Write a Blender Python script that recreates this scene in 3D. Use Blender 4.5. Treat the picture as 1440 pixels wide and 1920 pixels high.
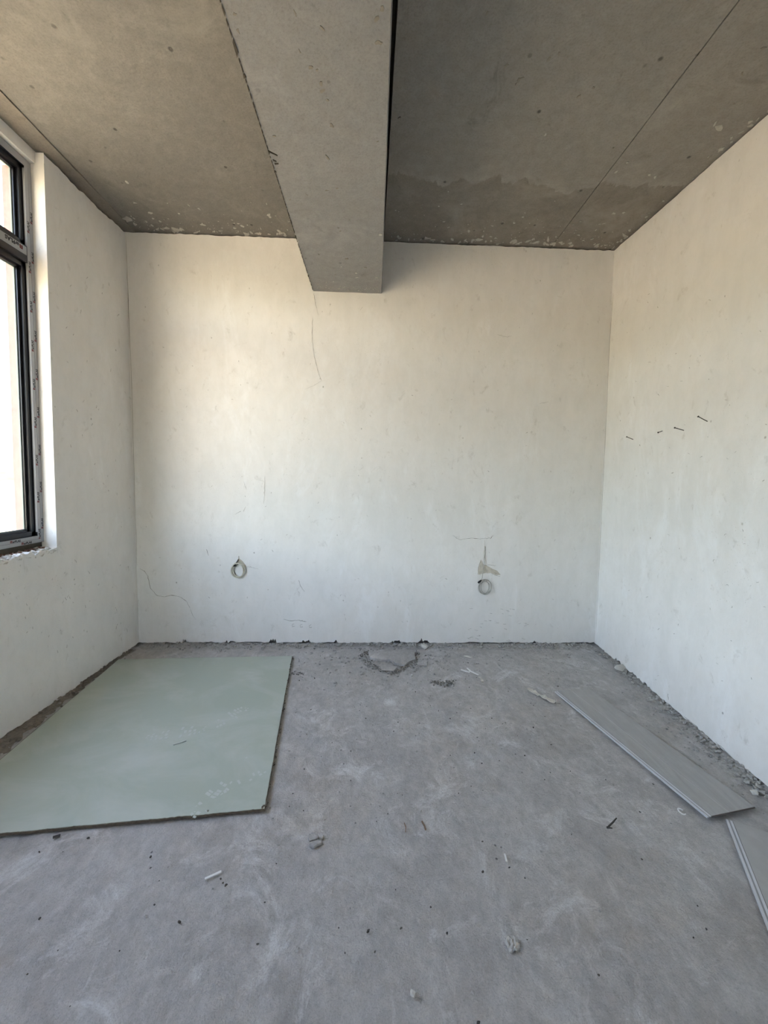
import bpy, bmesh, math, random
from mathutils import Vector, Matrix, noise as mnoise

for o in list(bpy.data.objects):
    bpy.data.objects.remove(o)
S = bpy.context.scene
COL = S.collection
random.seed(7)
R = random.Random(11)

# ------------------------------------------------------------------ camera
F_PX = 726.26
PITCH, YAW, ROLL = .0866, .0247, .0211
CAM = Vector((1.7276, -2.8215, 1.2643))
_F = Vector((math.sin(YAW)*math.cos(PITCH), math.cos(YAW)*math.cos(PITCH), -math.sin(PITCH)))
_R0 = Vector((math.cos(YAW), -math.sin(YAW), 0)); _U0 = _R0.cross(_F)
_R = math.cos(ROLL)*_R0 + math.sin(ROLL)*_U0
_U = -math.sin(ROLL)*_R0 + math.cos(ROLL)*_U0
cd = bpy.data.cameras.new('camera'); cam = bpy.data.objects.new('camera', cd); COL.objects.link(cam)
cd.sensor_fit = 'HORIZONTAL'; cd.sensor_width = 36; cd.lens = 36*F_PX/1440; cd.clip_start = .02; cd.clip_end = 2000
M = Matrix((_R, _U, -_F)).transposed().to_4x4(); M.translation = CAM
cam.matrix_world = M
S.camera = cam

# ------------------------------------------------------------------ sky, sun, exposure
w = bpy.data.worlds.new('sky'); S.world = w; w.use_nodes = True
nt = w.node_tree; nt.nodes.clear()
sky = nt.nodes.new('ShaderNodeTexSky'); sky.sky_type = 'NISHITA'; sky.sun_disc = False
SUN_EL, SUN_DIR = math.radians(44), Vector((.70, .15))
sky.sun_elevation = SUN_EL; sky.sun_rotation = math.atan2(SUN_DIR.x, SUN_DIR.y); sky.air_density = 1.3; sky.dust_density = 2.5
bg = nt.nodes.new('ShaderNodeBackground'); bg.inputs['Strength'].default_value = 1.6
wo = nt.nodes.new('ShaderNodeOutputWorld'); tint = nt.nodes.new('ShaderNodeMix'); tint.data_type = 'RGBA'; tint.blend_type = 'MULTIPLY'; tint.inputs[0].default_value = 1; tint.inputs[7].default_value = (1, .785, .705, 1)   # hazy warm air, camera white balance
nt.links.new(sky.outputs[0], tint.inputs[6]); nt.links.new(tint.outputs[2], bg.inputs[0]); nt.links.new(bg.outputs[0], wo.inputs[0])
sl = bpy.data.lights.new('sun', 'SUN'); sl.energy = 10; sl.angle = math.radians(.6); sl.color = (1, .94, .82)
sun = bpy.data.objects.new('sun', sl); COL.objects.link(sun)
tosun = Vector((SUN_DIR.x, SUN_DIR.y, SUN_DIR.length*math.tan(SUN_EL))).normalized()
sun.rotation_euler = tosun.to_track_quat('Z', 'Y').to_euler(); sun.location = (0, 0, 30)
S.view_settings.view_transform = 'Standard'; S.view_settings.look = 'None'
S.view_settings.exposure = 1.6; S.view_settings.gamma = 1; S.view_settings.use_curve_mapping = False

# ------------------------------------------------------------------ helpers
H = 2.9           # clear height
YF = -4.9         # wall behind the camera
WIN0, WIN1 = -.69, -2.15   # window opening along the left wall
SILL, HEAD = .875, 2.83
FB = .884         # underside of window frame
XF = -.068        # room face of window frame

def ray(u, v):
    return _F + _R*((u-720)/F_PX) - _U*((v-960)/F_PX)
def at(u, v, axis, val):
    d = ray(u, v); t = (val-CAM[axis])/d[axis]; return CAM + d*t
def onfloor(u, v, z=0): return at(u, v, 2, z)
def nz(x, y=0, z=0): return mnoise.noise(Vector((x, y, z)))
def lerp(a, b, t): return a+(b-a)*t
def clamp(x, a=0, b=1): return max(a, min(b, x))

# right wall is slightly twisted, back wall slightly out of square (as built)
def right_x(y, z):
    yb = max(y, -1.5)
    xb = lerp(3.398, 3.478, (yb+1.343)/1.426); xt = lerp(3.422, 3.378, (yb+1.013)/1.026)
    return lerp(xb, xt, z/H)
def back_y(x, z): return lerp(.083*x/3.478, .013*x/3.378, z/H)
def onback(u, v, off=0):
    y = 0
    for _ in range(5):
        p = at(u, v, 1, y); y = back_y(p.x, p.z)-off
    return at(u, v, 1, y)
def onright(u, v, off=0):
    x = 3.4
    for _ in range(5):
        p = at(u, v, 0, x); x = right_x(p.y, p.z)-off
    return at(u, v, 0, x)
def jamb(z): return .045*(z-.87)/1.97 - .003   # the window leans a little out of plumb

class MB:
    def __init__(s): s.v, s.f, s.uv = [], [], None
    def add(s, vs, fs):
        n = len(s.v); s.v += [Vector(p) for p in vs]; s.f += [tuple(i+n for i in f) for f in fs]
    def box(s, a, b):
        x0, y0, z0 = a; x1, y1, z1 = b
        s.add([(x0,y0,z0),(x1,y0,z0),(x1,y1,z0),(x0,y1,z0),(x0,y0,z1),(x1,y0,z1),(x1,y1,z1),(x0,y1,z1)],
              [(0,3,2,1),(4,5,6,7),(0,1,5,4),(1,2,6,5),(2,3,7,6),(3,0,4,7)])
    def tube(s, path, r, n=7, cap=True):
        path = [Vector(p) for p in path]; vs, fs = [], []
        up = None
        for i, p in enumerate(path):
            t = (path[min(i+1, len(path)-1)]-path[max(i-1, 0)]).normalized()
            if up is None: up = t.orthogonal().normalized()
            up = (up - t*up.dot(t)); up = up.normalized() if up.length > 1e-6 else t.orthogonal().normalized()
            b = t.cross(up); ri = r[i] if isinstance(r, (list, tuple)) else r
            for k in range(n):
                a = 2*math.pi*k/n; vs.append(p+(up*math.cos(a)+b*math.sin(a))*ri)
        for i in range(len(path)-1):
            for k in range(n):
                k2 = (k+1) % n; fs.append((i*n+k, i*n+k2, (i+1)*n+k2, (i+1)*n+k))
        if cap:
            fs.append(tuple(range(n-1, -1, -1))); m = (len(path)-1)*n; fs.append(tuple(m+k for k in range(n)))
        s.add(vs, fs)
    def slab(s, outline, z0, z1):
        """outline: list of Vector (xy); a closed prism between z0 and z1 (numbers or per-vertex lists)"""
        n = len(outline)
        a = z0 if isinstance(z0, (list, tuple)) else [z0]*n; b = z1 if isinstance(z1, (list, tuple)) else [z1]*n
        vs = [(p[0], p[1], a[i]) for i, p in enumerate(outline)]+[(p[0], p[1], b[i]) for i, p in enumerate(outline)]
        fs = [tuple(range(n-1, -1, -1)), tuple(range(n, 2*n))]+[(i, (i+1) % n, n+(i+1) % n, n+i) for i in range(n)]
        s.add(vs, fs)
    def plate(s, pts, nrm, th):
        """closed prism: polygon pts pushed out by th along nrm"""
        n = len(pts); nrm = Vector(nrm)
        vs = [Vector(p) for p in pts]+[Vector(p)+nrm*th for p in pts]
        s.add(vs, [tuple(range(n-1, -1, -1)), tuple(range(n, 2*n))]+[(i, (i+1) % n, n+(i+1) % n, n+i) for i in range(n)])
    def stone(s, c, r, flat=.7, rnd=R, jit=.35):
        t = (1+5**.5)/2
        P = [(-1,t,0),(1,t,0),(-1,-t,0),(1,-t,0),(0,-1,t),(0,1,t),(0,-1,-t),(0,1,-t),(t,0,-1),(t,0,1),(-t,0,-1),(-t,0,1)]
        Fc = [(0,11,5),(0,5,1),(0,1,7),(0,7,10),(0,10,11),(1,5,9),(5,11,4),(11,10,2),(10,7,6),(7,1,8),(3,9,4),(3,4,2),(3,2,6),(3,6,8),(3,8,9),(4,9,5),(2,4,11),(6,2,10),(8,6,7),(9,8,1)]
        a = rnd.random()*6.28; sx = rnd.uniform(.7, 1.3); ca, sa = math.cos(a), math.sin(a); vs = []
        for p in P:
            k = r/1.9*(1+rnd.uniform(-jit, jit)); x, y, z = p[0]*k*sx, p[1]*k/sx, p[2]*k*flat
            vs.append((c[0]+x*ca-y*sa, c[1]+x*sa+y*ca, c[2]+z))
        s.add(vs, Fc)
    def build(s, name, mat, parent=None, smooth=False, fn=None, bevel=0):
        off = Vector((0, 0, 0))
        p = parent
        while p is not None: off += p.location; p = p.parent
        vs = [fn(v) for v in s.v] if fn else s.v
        me = bpy.data.meshes.new(name); me.from_pydata([tuple(v-off) for v in vs], [], s.f); me.update()
        if bevel:
            bm = bmesh.new(); bm.from_mesh(me)
            bmesh.ops.bevel(bm, geom=list(bm.edges), offset=bevel, segments=2, affect='EDGES', profile=.5); bm.to_mesh(me); bm.free()
        if smooth: me.shade_smooth()
        if mat: me.materials.append(mat)
        o = bpy.data.objects.new(name, me); COL.objects.link(o)
        if parent is not None: o.parent = parent
        return o
def recentre(o):
    """move a top-level mesh's origin to the middle of its base"""
    vs = [v.co for v in o.data.vertices]
    c = Vector((sum(v.x for v in vs)/len(vs), sum(v.y for v in vs)/len(vs), min(v.z for v in vs)))
    o.data.transform(Matrix.Translation(-c)); o.location = c; return o
def empty(name, loc):
    o = bpy.data.objects.new(name, None); COL.objects.link(o); o.location = loc; o.empty_display_size = .05; return o
def tag(o, label=None, cat=None, group=None, kind=None):
    if label: o['label'] = label
    if cat: o['category'] = cat
    if group: o['group'] = group
    if kind: o['kind'] = kind
    return o

# ------------------------------------------------------------------ materials
class NT:
    def __init__(s, name, rough=.9, spec=.25):
        s.m = bpy.data.materials.new(name); s.m.use_nodes = True; s.t = s.m.node_tree
        s.b = s.t.nodes['Principled BSDF']; s.b.inputs['Roughness'].default_value = rough
        s.b.inputs['Specular IOR Level'].default_value = spec
        s.co = s.t.nodes.new('ShaderNodeTexCoord').outputs['Object']
    def n(s, t): return s.t.nodes.new(t)
    def l(s, a, b): s.t.links.new(a, b)
    def map(s, scale=(1,1,1), loc=(0,0,0), rot=(0,0,0)):
        m = s.n('ShaderNodeMapping'); m.inputs['Scale'].default_value = scale; m.inputs['Location'].default_value = loc; m.inputs['Rotation'].default_value = rot
        s.l(s.co, m.inputs[0]); return m.outputs[0]
    def noise(s, sc, det=4, ro=.55, vec=None, dist=0):
        n = s.n('ShaderNodeTexNoise'); n.inputs['Scale'].default_value = sc; n.inputs['Detail'].default_value = det; n.inputs['Roughness'].default_value = ro; n.inputs['Distortion'].default_value = dist
        s.l(vec or s.co, n.inputs['Vector']); return n.outputs['Fac']
    def voro(s, sc, vec=None, rnd=1, feat='F1'):
        n = s.n('ShaderNodeTexVoronoi'); n.feature = feat; n.inputs['Scale'].default_value = sc; n.inputs['Randomness'].default_value = rnd; s.l(vec or s.co, n.inputs['Vector']); return n.outputs['Distance']
    def ramp(s, fac, *st):
        r = s.n('ShaderNodeValToRGB'); e = r.color_ramp.elements
        while len(e) < len(st): e.new(.5)
        for i, (p, c) in enumerate(st):
            e[i].position = p; e[i].color = (c, c, c, 1) if isinstance(c, (int, float)) else (*c, 1)
        s.l(fac, r.inputs[0]); return r.outputs[0]
    def mix(s, a, b, fac, mode='MIX'):
        m = s.n('ShaderNodeMix'); m.data_type = 'RGBA'; m.blend_type = mode
        for i, val in ((0, fac), (6, a), (7, b)):
            if isinstance(val, bpy.types.NodeSocket): s.l(val, m.inputs[i])
            elif i == 0: m.inputs[i].default_value = val
            else: m.inputs[i].default_value = (*val, 1) if not isinstance(val, (int, float)) else (val, val, val, 1)
        return m.outputs[2]
    def math(s, op, a, b=0):
        m = s.n('ShaderNodeMath'); m.operation = op
        for i, val in ((0, a), (1, b)):
            if isinstance(val, bpy.types.NodeSocket): s.l(val, m.inputs[i])
            else: m.inputs[i].default_value = val
        return m.outputs[0]
    def bump(s, h, strength=.3, dist=.003, prev=None):
        b = s.n('ShaderNodeBump'); b.inputs['Strength'].default_value = strength; b.inputs['Distance'].default_value = dist
        s.l(h, b.inputs['Height'])
        if prev: s.l(prev, b.inputs['Normal'])
        return b.outputs[0]
    def out(s, col, nrm=None):
        if isinstance(col, bpy.types.NodeSocket): s.l(col, s.b.inputs['Base Color'])
        else: s.b.inputs['Base Color'].default_value = (*col, 1)
        if nrm: s.l(nrm, s.b.inputs['Normal'])
        return s.m
def simple(name, col, rough=.6, var=.12, sc=40, spec=.3, bump=.2, metal=0):
    g = NT(name, rough, spec); f = g.noise(sc, 4)
    c = g.mix(tuple(x*(1-var) for x in col), tuple(min(1, x*(1+var)) for x in col), f)
    g.b.inputs['Metallic'].default_value = metal
    return g.out(c, g.bump(f, bump, .001))

def mat_plaster():
    g = NT('plaster', .93, .15)
    big = g.ramp(g.noise(1.3, 5, .6), (.32, 0), (.68, 1))
    c = g.mix((.82, .80, .765), (.86, .845, .82), big)
    streak = g.ramp(g.noise(9, 4, .6, g.map((1, 1, .12))), (.42, 0), (.66, 1))
    c = g.mix(c, (.75, .73, .69), g.math('MULTIPLY', streak, .22))
    white = g.ramp(g.noise(2.2, 6, .7, g.map((1.3, 1.3, .5), (3, 1, 2)), .8), (.56, 0), (.66, 1))
    c = g.mix(c, (.90, .895, .885), g.math('MULTIPLY', white, .6))
    grime = g.ramp(g.noise(14, 6, .75, g.map((1, 1, .7), (5, 2, 7)), .5), (.60, 0), (.78, 1))
    c = g.mix(c, (.50, .47, .42), g.math('MULTIPLY', grime, .75))
    # scratches and trowel pits
    pit = g.ramp(g.voro(13, g.map((1, 1, .75))), (.035, 1), (.075, 0))
    gate = g.ramp(g.noise(2.6, 3, .6, g.map((1, 1, 1), (9, 4, 1))), (.5, 0), (.62, 1))
    pit = g.math('MULTIPLY', pit, gate)
    c = g.mix(c, (.26, .235, .20), g.math('MULTIPLY', pit, .75))
    sc = g.ramp(g.voro(60, g.map((1, 1, .45))), (.05, 1), (.12, 0))
    gate2 = g.ramp(g.noise(4, 4, .6, g.map((1, 1, 1), (2, 8, 5))), (.56, 0), (.68, 1))
    sc = g.math('MULTIPLY', sc, gate2)
    c = g.mix(c, (.36, .335, .29), g.math('MULTIPLY', sc, .5))
    mot = g.ramp(g.noise(11, 8, .75, g.map((1, 1, .6), (1, 2, 3)), .4), (.42, 0), (.68, 1))
    c = g.mix(c, (.70, .685, .645), g.math('MULTIPLY', mot, .35))
    spk = g.math('MULTIPLY', g.ramp(g.voro(75), (.06, 1), (.13, 0)), g.ramp(g.noise(3.1, 5, .7, g.map((1, 1, 1), (7, 7, 7))), (.50, 0), (.64, 1)))
    c = g.mix(c, (.36, .335, .29), g.math('MULTIPLY', spk, .8))
    h = g.math('ADD', g.noise(7, 6, .65, g.map((1, 1, .5))), g.math('MULTIPLY', g.noise(90, 3, .6), .12))
    h = g.math('SUBTRACT', h, g.math('MULTIPLY', pit, .6))
    return g.out(c, g.bump(h, .55, .004))

def mat_concrete_ceiling(name, a, b, stain=False):
    g = NT(name, .92, .2)
    big = g.ramp(g.noise(1.1, 6, .62), (.3, 0), (.7, 1))
    c = g.mix(a, b, big)
    mott = g.ramp(g.noise(22, 5, .7), (.35, 0), (.7, 1))
    c = g.mix(c, tuple(x*.68 for x in a), g.math('MULTIPLY', mott, .4))
    gr = g.noise(120, 5, .75); c = g.mix(c, tuple(x*.62 for x in a), g.math('MULTIPLY', g.ramp(gr, (.48, 0), (.68, 1)), .5))
    lt = g.ramp(g.noise(3.4, 7, .7, g.map((1, 1, 1), (2, 9, 0)), .6), (.54, 0), (.70, 1)); c = g.mix(c, tuple(min(1, x*1.22) for x in b), g.math('MULTIPLY', lt, .5))
    dark = g.ramp(g.noise(5, 5, .7, g.map((1, 1, 1), (4, 4, 0)), 1.2), (.60, 0), (.75, 1))
    c = g.mix(c, tuple(x*.55 for x in a), g.math('MULTIPLY', dark, .55))
    if stain:   # tide line of an old leak, roughly parallel to the back wall
        sx = g.n('ShaderNodeSeparateXYZ'); g.l(g.co, sx.inputs[0])
        wob = g.math('MULTIPLY', g.math('SUBTRACT', g.noise(2.3, 7, .62, g.map((1, .25, 0), (.6, 0, 0))), .5), .75)
        d = g.math('ADD', g.math('ADD', sx.outputs['Y'], wob), .56)
        inside = g.ramp(d, (0, 0), (.012, 1))
        c = g.mix(c, g.mix(c, (.60, .57, .52), 1, 'MULTIPLY'), g.math('MULTIPLY', inside, g.ramp(g.noise(3.5, 6, .7), (.35, .15), (.65, .55))))
        rim = g.math('MULTIPLY', g.ramp(g.math('ADD', d, .5), (.40, 0), (.497, 1)), g.math('SUBTRACT', 1, inside))
        c = g.mix(c, tuple(x*1.25 for x in b), g.math('MULTIPLY', rim, g.ramp(g.noise(9, 6, .7), (.4, 0), (.7, .6))))
    pit = g.math('MULTIPLY', g.ramp(g.voro(9), (.05, 1), (.10, 0)), g.ramp(g.noise(3, 3), (.45, 0), (.55, 1)))
    c = g.mix(c, tuple(x*.3 for x in a), g.math('MULTIPLY', pit, .8))
    h = g.math('ADD', g.noise(26, 6, .7), g.math('MULTIPLY', g.noise(6, 4), 1.4))
    h = g.math('SUBTRACT', h, g.math('MULTIPLY', pit, .7))
    return g.out(c, g.bump(h, .5, .005))

def mat_floor():
    g = NT('screed', .88, .25)
    big = g.ramp(g.noise(1.2, 6, .6), (.3, 0), (.7, 1))
    c = g.mix((.415, .398, .380), (.515, .495, .476), big)
    mid = g.ramp(g.noise(5, 8, .72, None, .8), (.40, 0), (.64, 1))
    c = g.mix(c, (.60, .582, .562), g.math('MULTIPLY', mid, .7))
    fine = g.ramp(g.noise(28, 8, .75, g.map((1, .7, 1), (0, 0, 0), (0, 0, .2))), (.36, 0), (.66, 1))
    c = g.mix(c, g.mix(c, (.74, .735, .73), 1, 'MULTIPLY'), g.math('MULTIPLY', fine, .9))
    dust = g.ramp(g.noise(4.2, 9, .75, g.map((1, 1, 1), (3, 7, 0)), 1.0), (.54, 0), (.67, 1))
    c = g.mix(c, (.74, .735, .73), g.math('MULTIPLY', dust, .7))
    blot = g.ramp(g.noise(13, 9, .78, g.map((1, .8, 1), (6, 2, 0), (0, 0, -.6)), .7), (.55, 0), (.66, 1))
    c = g.mix(c, (.68, .665, .65), g.math('MULTIPLY', g.math('MULTIPLY', blot, g.ramp(g.noise(1.5, 4, .6, g.map((1, 1, 1), (1, 6, 0))), (.4, .25), (.65, 1))), .6))
    scrape = g.ramp(g.noise(9, 8, .75, g.map((1, .35, 1), (1, 3, 0), (0, 0, .9)), .6), (.60, 0), (.70, 1))
    c = g.mix(c, (.70, .695, .69), g.math('MULTIPLY', scrape, .65))
    dk = g.ramp(g.noise(4.5, 8, .75, g.map((1.2, .8, 1), (8, 1, 0)), .6), (.56, 0), (.72, 1))
    c = g.mix(c, (.29, .283, .276), g.math('MULTIPLY', dk, .5))
    brown = g.ramp(g.noise(1.8, 6, .7, g.map((1, 1, 1), (5, 5, 0))), (.5, 0), (.7, 1))
    c = g.mix(c, g.mix(c, (1.0, .94, .87), 1, 'MULTIPLY'), g.math('MULTIPLY', brown, .7))
    grain = g.noise(210, 5, .75)
    c = g.mix(c, (.22, .215, .21), g.math('MULTIPLY', g.ramp(grain, (.50, 0), (.70, 1)), .5))
    c = g.mix(c, (.62, .62, .61), g.math('MULTIPLY', g.ramp(g.noise(150, 4, .7, g.map((1, 1, 1), (4, 4, 0))), (.60, 0), (.74, 1)), .4))
    pit = g.math('MULTIPLY', g.ramp(g.voro(16), (.03, 1), (.07, 0)), g.ramp(g.noise(2.4, 3), (.5, 0), (.6, 1)))
    c = g.mix(c, (.13, .125, .12), g.math('MULTIPLY', pit, .75))
    h = g.math('ADD', g.noise(30, 7, .72), g.math('MULTIPLY', g.noise(150, 4, .65), .3))
    h = g.math('SUBTRACT', h, g.math('MULTIPLY', pit, .5))
    return g.out(c, g.bump(h, 1.0, .009))

def mat_board():
    g = NT('green_face_paper', .8, .25)
    c = g.mix((.39, .43, .365), (.425, .46, .395), g.ramp(g.noise(1.6, 5), (.3, 0), (.7, 1)))
    d = g.ramp(g.noise(2.4, 7, .65, g.map((1, 1.6, 1), (2, .5, 0), (0, 0, .5)), .6), (.46, 0), (.68, 1))
    c = g.mix(c, (.52, .545, .505), g.math('MULTIPLY', d, .6))
    s = g.ramp(g.voro(40), (.03, 1), (.06, 0))
    c = g.mix(c, (.62, .64, .62), g.math('MULTIPLY', g.math('MULTIPLY', s, g.ramp(g.noise(5), (.5, 0), (.6, 1))), .6))
    return g.out(c, g.bump(g.noise(60, 4), .1, .001))
def mat_laminate(name, a, b):
    g = NT(name, .55, .35)
    c = g.mix(a, b, g.ramp(g.noise(3, 6, .65, g.map((14, 1.3, 1), (0, 0, 0), (0, 0, -.2)), .5), (.35, 0), (.7, 1)))
    d = g.ramp(g.noise(6, 6, .7), (.5, 0), (.7, 1))
    c = g.mix(c, (.46, .465, .47), g.math('MULTIPLY', d, .4))
    return g.out(c, g.bump(g.noise(30, 4, .6, g.map((6, 1, 1))), .1, .001))

PLASTER = mat_plaster()
FLOOR = mat_floor()
CEIL_L = mat_concrete_ceiling('ceiling_limewashed_concrete', (.215, .204, .186), (.265, .252, .229))
CEIL_E = mat_concrete_ceiling('ceiling_edge_concrete', (.24, .215, .185), (.29, .262, .228))
CEIL_R = mat_concrete_ceiling('ceiling_stained_concrete', (.285, .267, .24), (.34, .318, .286), True)
BEAM = mat_concrete_ceiling('beam_concrete', (.295, .288, .28), (.33, .322, .312))
MASON = simple('dark_masonry', (.10, .09, .075), .95, .4, 30)
RUBBLE = simple('mortar_rubble', (.40, .385, .36), .95, .6, 80)
GRIT_D = simple('dark_grit', (.075, .068, .06), .9, .4, 60)
CHIP = simple('plaster_chips', (.62, .60, .55), .9, .15, 50)
SPLASH = simple('limewash_splash', (.47, .45, .405), .95, .35, 45)
CRACK = simple('crack_line', (.26, .235, .20), .95, .3, 60)
SCUFF = simple('scuff_mark', (.40, .385, .355), .95, .3, 60)
MORTAR = simple('beige_mortar', (.58, .535, .45), .95, .3, 45, bump=.8)
BOARD = mat_board()
CORE_SHADED = simple('shaded_gypsum_core', (.115, .095, .07), .9, .55, 90)  # brown board edge, colour darkened to stand in for shade on the near edge
DUST = simple('pale_dust', (.50, .53, .49), .95, .08, 40)
LAM1 = mat_laminate('grey_laminate', (.33, .322, .308), (.395, .386, .37))
LAM2 = mat_laminate('plain_grey_laminate', (.365, .356, .342), (.39, .381, .366))
TONGUE = simple('laminate_tongue', (.58, .58, .60), .5, .06, 30)
GROOVE = simple('laminate_groove', (.30, .30, .305), .6, .06, 30)
LAMCORE = simple('fibre_core', (.14, .125, .11), .9, .2, 60)
BLACKPVC = simple('black_pvc', (.012, .013, .018), .35, .2, 20, spec=.5)
FILM = simple('grey_film', (.37, .38, .40), .45, .06, 25, spec=.4)
INK = simple('film_ink', (.03, .03, .035), .6, .1)
REDINK = simple('film_red_ink', (.15, .012, .012), .6, .1)
GASKET = simple('grey_gasket', (.20, .23, .21), .6, .1)
TUFF = simple('pink_tuff', (.40, .205, .185), .9, .22, 35, bump=.6)
WHITE = simple('white_render', (.78, .78, .76), .9, .06, 25)
FOAM = simple('sealing_foam', (.40, .30, .20), .95, .4, 40, bump=.8)
REDMORT = simple('red_brown_mortar', (.14, .075, .055), .95, .35, 40, bump=.8)
WIRE = simple('cream_cable_sheath', (.60, .57, .48), .55, .1, 30)
WIREG = simple('grey_wire', (.42, .40, .36), .55, .15, 30)
TAPE = simple('black_tape', (.012, .012, .012), .5, .1)
NAIL = simple('dark_steel', (.055, .05, .045), .5, .3, 80, metal=.6)
RUST = simple('rusty_steel', (.20, .135, .09), .8, .4, 60)
STRIPW = simple('pale_plastic', (.76, .755, .74), .55, .08, 30)
TAN = simple('tan_paper', (.60, .565, .50), .85, .15, 40)
def mat_slope():
    g = NT('slope_ground', .95, .1); sx = g.n('ShaderNodeSeparateXYZ'); g.l(g.co, sx.inputs[0])
    far_ = g.ramp(g.math('ADD', g.math('MULTIPLY', g.math('MULTIPLY', sx.outputs['X'], -1), .01), g.math('MULTIPLY', g.noise(.12, 5), .25)), (.78, 0), (.90, 1))
    dirt = g.mix((.40, .345, .24), (.44, .385, .275), g.noise(.4, 5))
    grass = g.mix((.07, .08, .02), (.16, .15, .042), g.ramp(g.noise(.35, 7, .7), (.35, 0), (.65, 1)))
    return g.out(g.mix(dirt, grass, far_), g.bump(g.noise(.6, 5), .3, .2))
GRASS = mat_slope()
FARHILL = simple('far_hill_green', (.12, .145, .12), .95, .2, .03)
def mat_glass():
    m = bpy.data.materials.new('window_glass'); m.use_nodes = True; t = m.node_tree; t.nodes.clear()
    o = t.nodes.new('ShaderNodeOutputMaterial'); tr = t.nodes.new('ShaderNodeBsdfTransparent'); tr.inputs[0].default_value = (.93, .965, .95, 1)
    gl = t.nodes.new('ShaderNodeBsdfGlossy'); gl.inputs['Roughness'].default_value = .02
    lw_ = t.nodes.new('ShaderNodeLayerWeight'); lw_.inputs[0].default_value = .5
    pw = t.nodes.new('ShaderNodeMath'); pw.operation = 'POWER'; pw.inputs[1].default_value = 5; t.links.new(lw_.outputs['Facing'], pw.inputs[0])
    fr = t.nodes.new('ShaderNodeMath'); fr.operation = 'MULTIPLY_ADD'; fr.inputs[1].default_value = .5; fr.inputs[2].default_value = .03; t.links.new(pw.outputs[0], fr.inputs[0])
    mx = t.nodes.new('ShaderNodeMixShader')
    t.links.new(fr.outputs[0], mx.inputs[0]); t.links.new(tr.outputs[0], mx.inputs[1]); t.links.new(gl.outputs[0], mx.inputs[2]); t.links.new(mx.outputs[0], o.inputs[0])
    return m
GLASS = mat_glass()

# ------------------------------------------------------------------ floor
mb = MB()
def floor_z(x, y):
    z = .0022*nz(x*3, y*1.6, 3)+.0016*nz(x*9, y*5, 5)
    if y > -2.5:   # trowel waves and scabs where the light rakes across
        z += .0019*nz(x*24, y*9, 8)*(.6+.8*max(0, nz(x*1.4, y*1.4, 33)))+.0014*nz(x*46, y*38, 12)*(.5+max(0, nz(x*2.1, y*2.1, 20))*2)
    return z-.0050
NX = 400; rows = frange_ = [.13-.0085*i for i in range(310)]
while rows[-1] > YF-.05: rows.append(rows[-1]-.05)
for y in rows:
    for i in range(NX+1):
        x = lerp(-.05, 3.62, i/NX); mb.v.append(Vector((x, y, floor_z(x, y))))
for j in range(len(rows)-1):
    for i in range(NX):
        a = j*(NX+1)+i; mb.f.append((a, a+NX+1, a+NX+2, a+1))
floor = tag(mb.build('floor', FLOOR, smooth=True), 'bare grey concrete screed floor of the room', None, None, 'structure')
mb = MB(); mb.box((-.3, YF-.2, -.2), (3.8, .3, -.02)); mb.build('floor_slab', RUBBLE, floor)

# ------------------------------------------------------------------ plastered walls
def sheet(name, P, s_vals, lo, hi, nt_, thick_dir, mat=PLASTER, mb=None):
    """plaster skin: columns at s_vals between ragged heights lo(s) and hi(s), with edge returns"""
    own = mb is None; mb = mb or MB(); n = len(s_vals); base = len(mb.v)
    for s in s_vals:
        a, b = lo(s), hi(s)
        for j in range(nt_+1): mb.v.append(Vector(P(s, lerp(a, b, j/nt_))))
    for i in range(n-1):
        for j in range(nt_):
            a = base+i*(nt_+1)+j; mb.f.append((a, a+nt_+1, a+nt_+2, a+1))
    d = Vector(thick_dir)
    for j in (0, nt_):
        vs, fs = [], []
        for i in range(n):
            p = mb.v[base+i*(nt_+1)+j]; vs += [p, p+d]
        for i in range(n-1): fs.append((2*i, 2*i+2, 2*i+3, 2*i+1))
        mb.add(vs, fs)
    return mb
def rag(s, amp, f, seed): return amp*(.5+.6*nz(s*f, seed, .3)+.5*nz(s*f*3.7, seed, 1.9))
def frange(a, b, n): return [lerp(a, b, i/n) for i in range(n+1)]

holes = [(onback(u, 1206).x, wd, ht) for u, wd, ht in ((345, .035, .03), (430, .05, .018), (512, .03, .042), (575, .04, .02), (630, .015, .03), (741, .04, .022), (795, .045, .03), (1000, .03, .015))]
def back_lo(x):
    z = .006+max(0, rag(x, .014, 9, 2.0))
    for hx, wd, ht in holes:
        d = abs(x-hx)/wd
        if d < 1: z += ht*(1-d**4)*clamp(.55+1.5*nz(x*70, 1, 1)+.6*nz(x*190, 2, 1), 0, 1.3)
    return z
def Pback(x, z): return (x, back_y(x, z)+.0018*nz(x*2.2, z*1.5, 4)+.0009*nz(x*7, z*4, 8), z)
mb = sheet('wall_back', Pback, frange(-.05, 3.56, 420), back_lo, lambda x: H-.004-max(0, rag(x, .008, 7, 5.0)), 70, (0, .05, 0))
wall_back = tag(mb.build('wall_back', PLASTER, smooth=False), 'cream plastered back wall below the concrete beam', None, None, 'structure')
mb = MB(); mb.box((-.3, .135, -.1), (3.8, .3, H+.1)); mb.build('masonry', MASON, wall_back)

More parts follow.
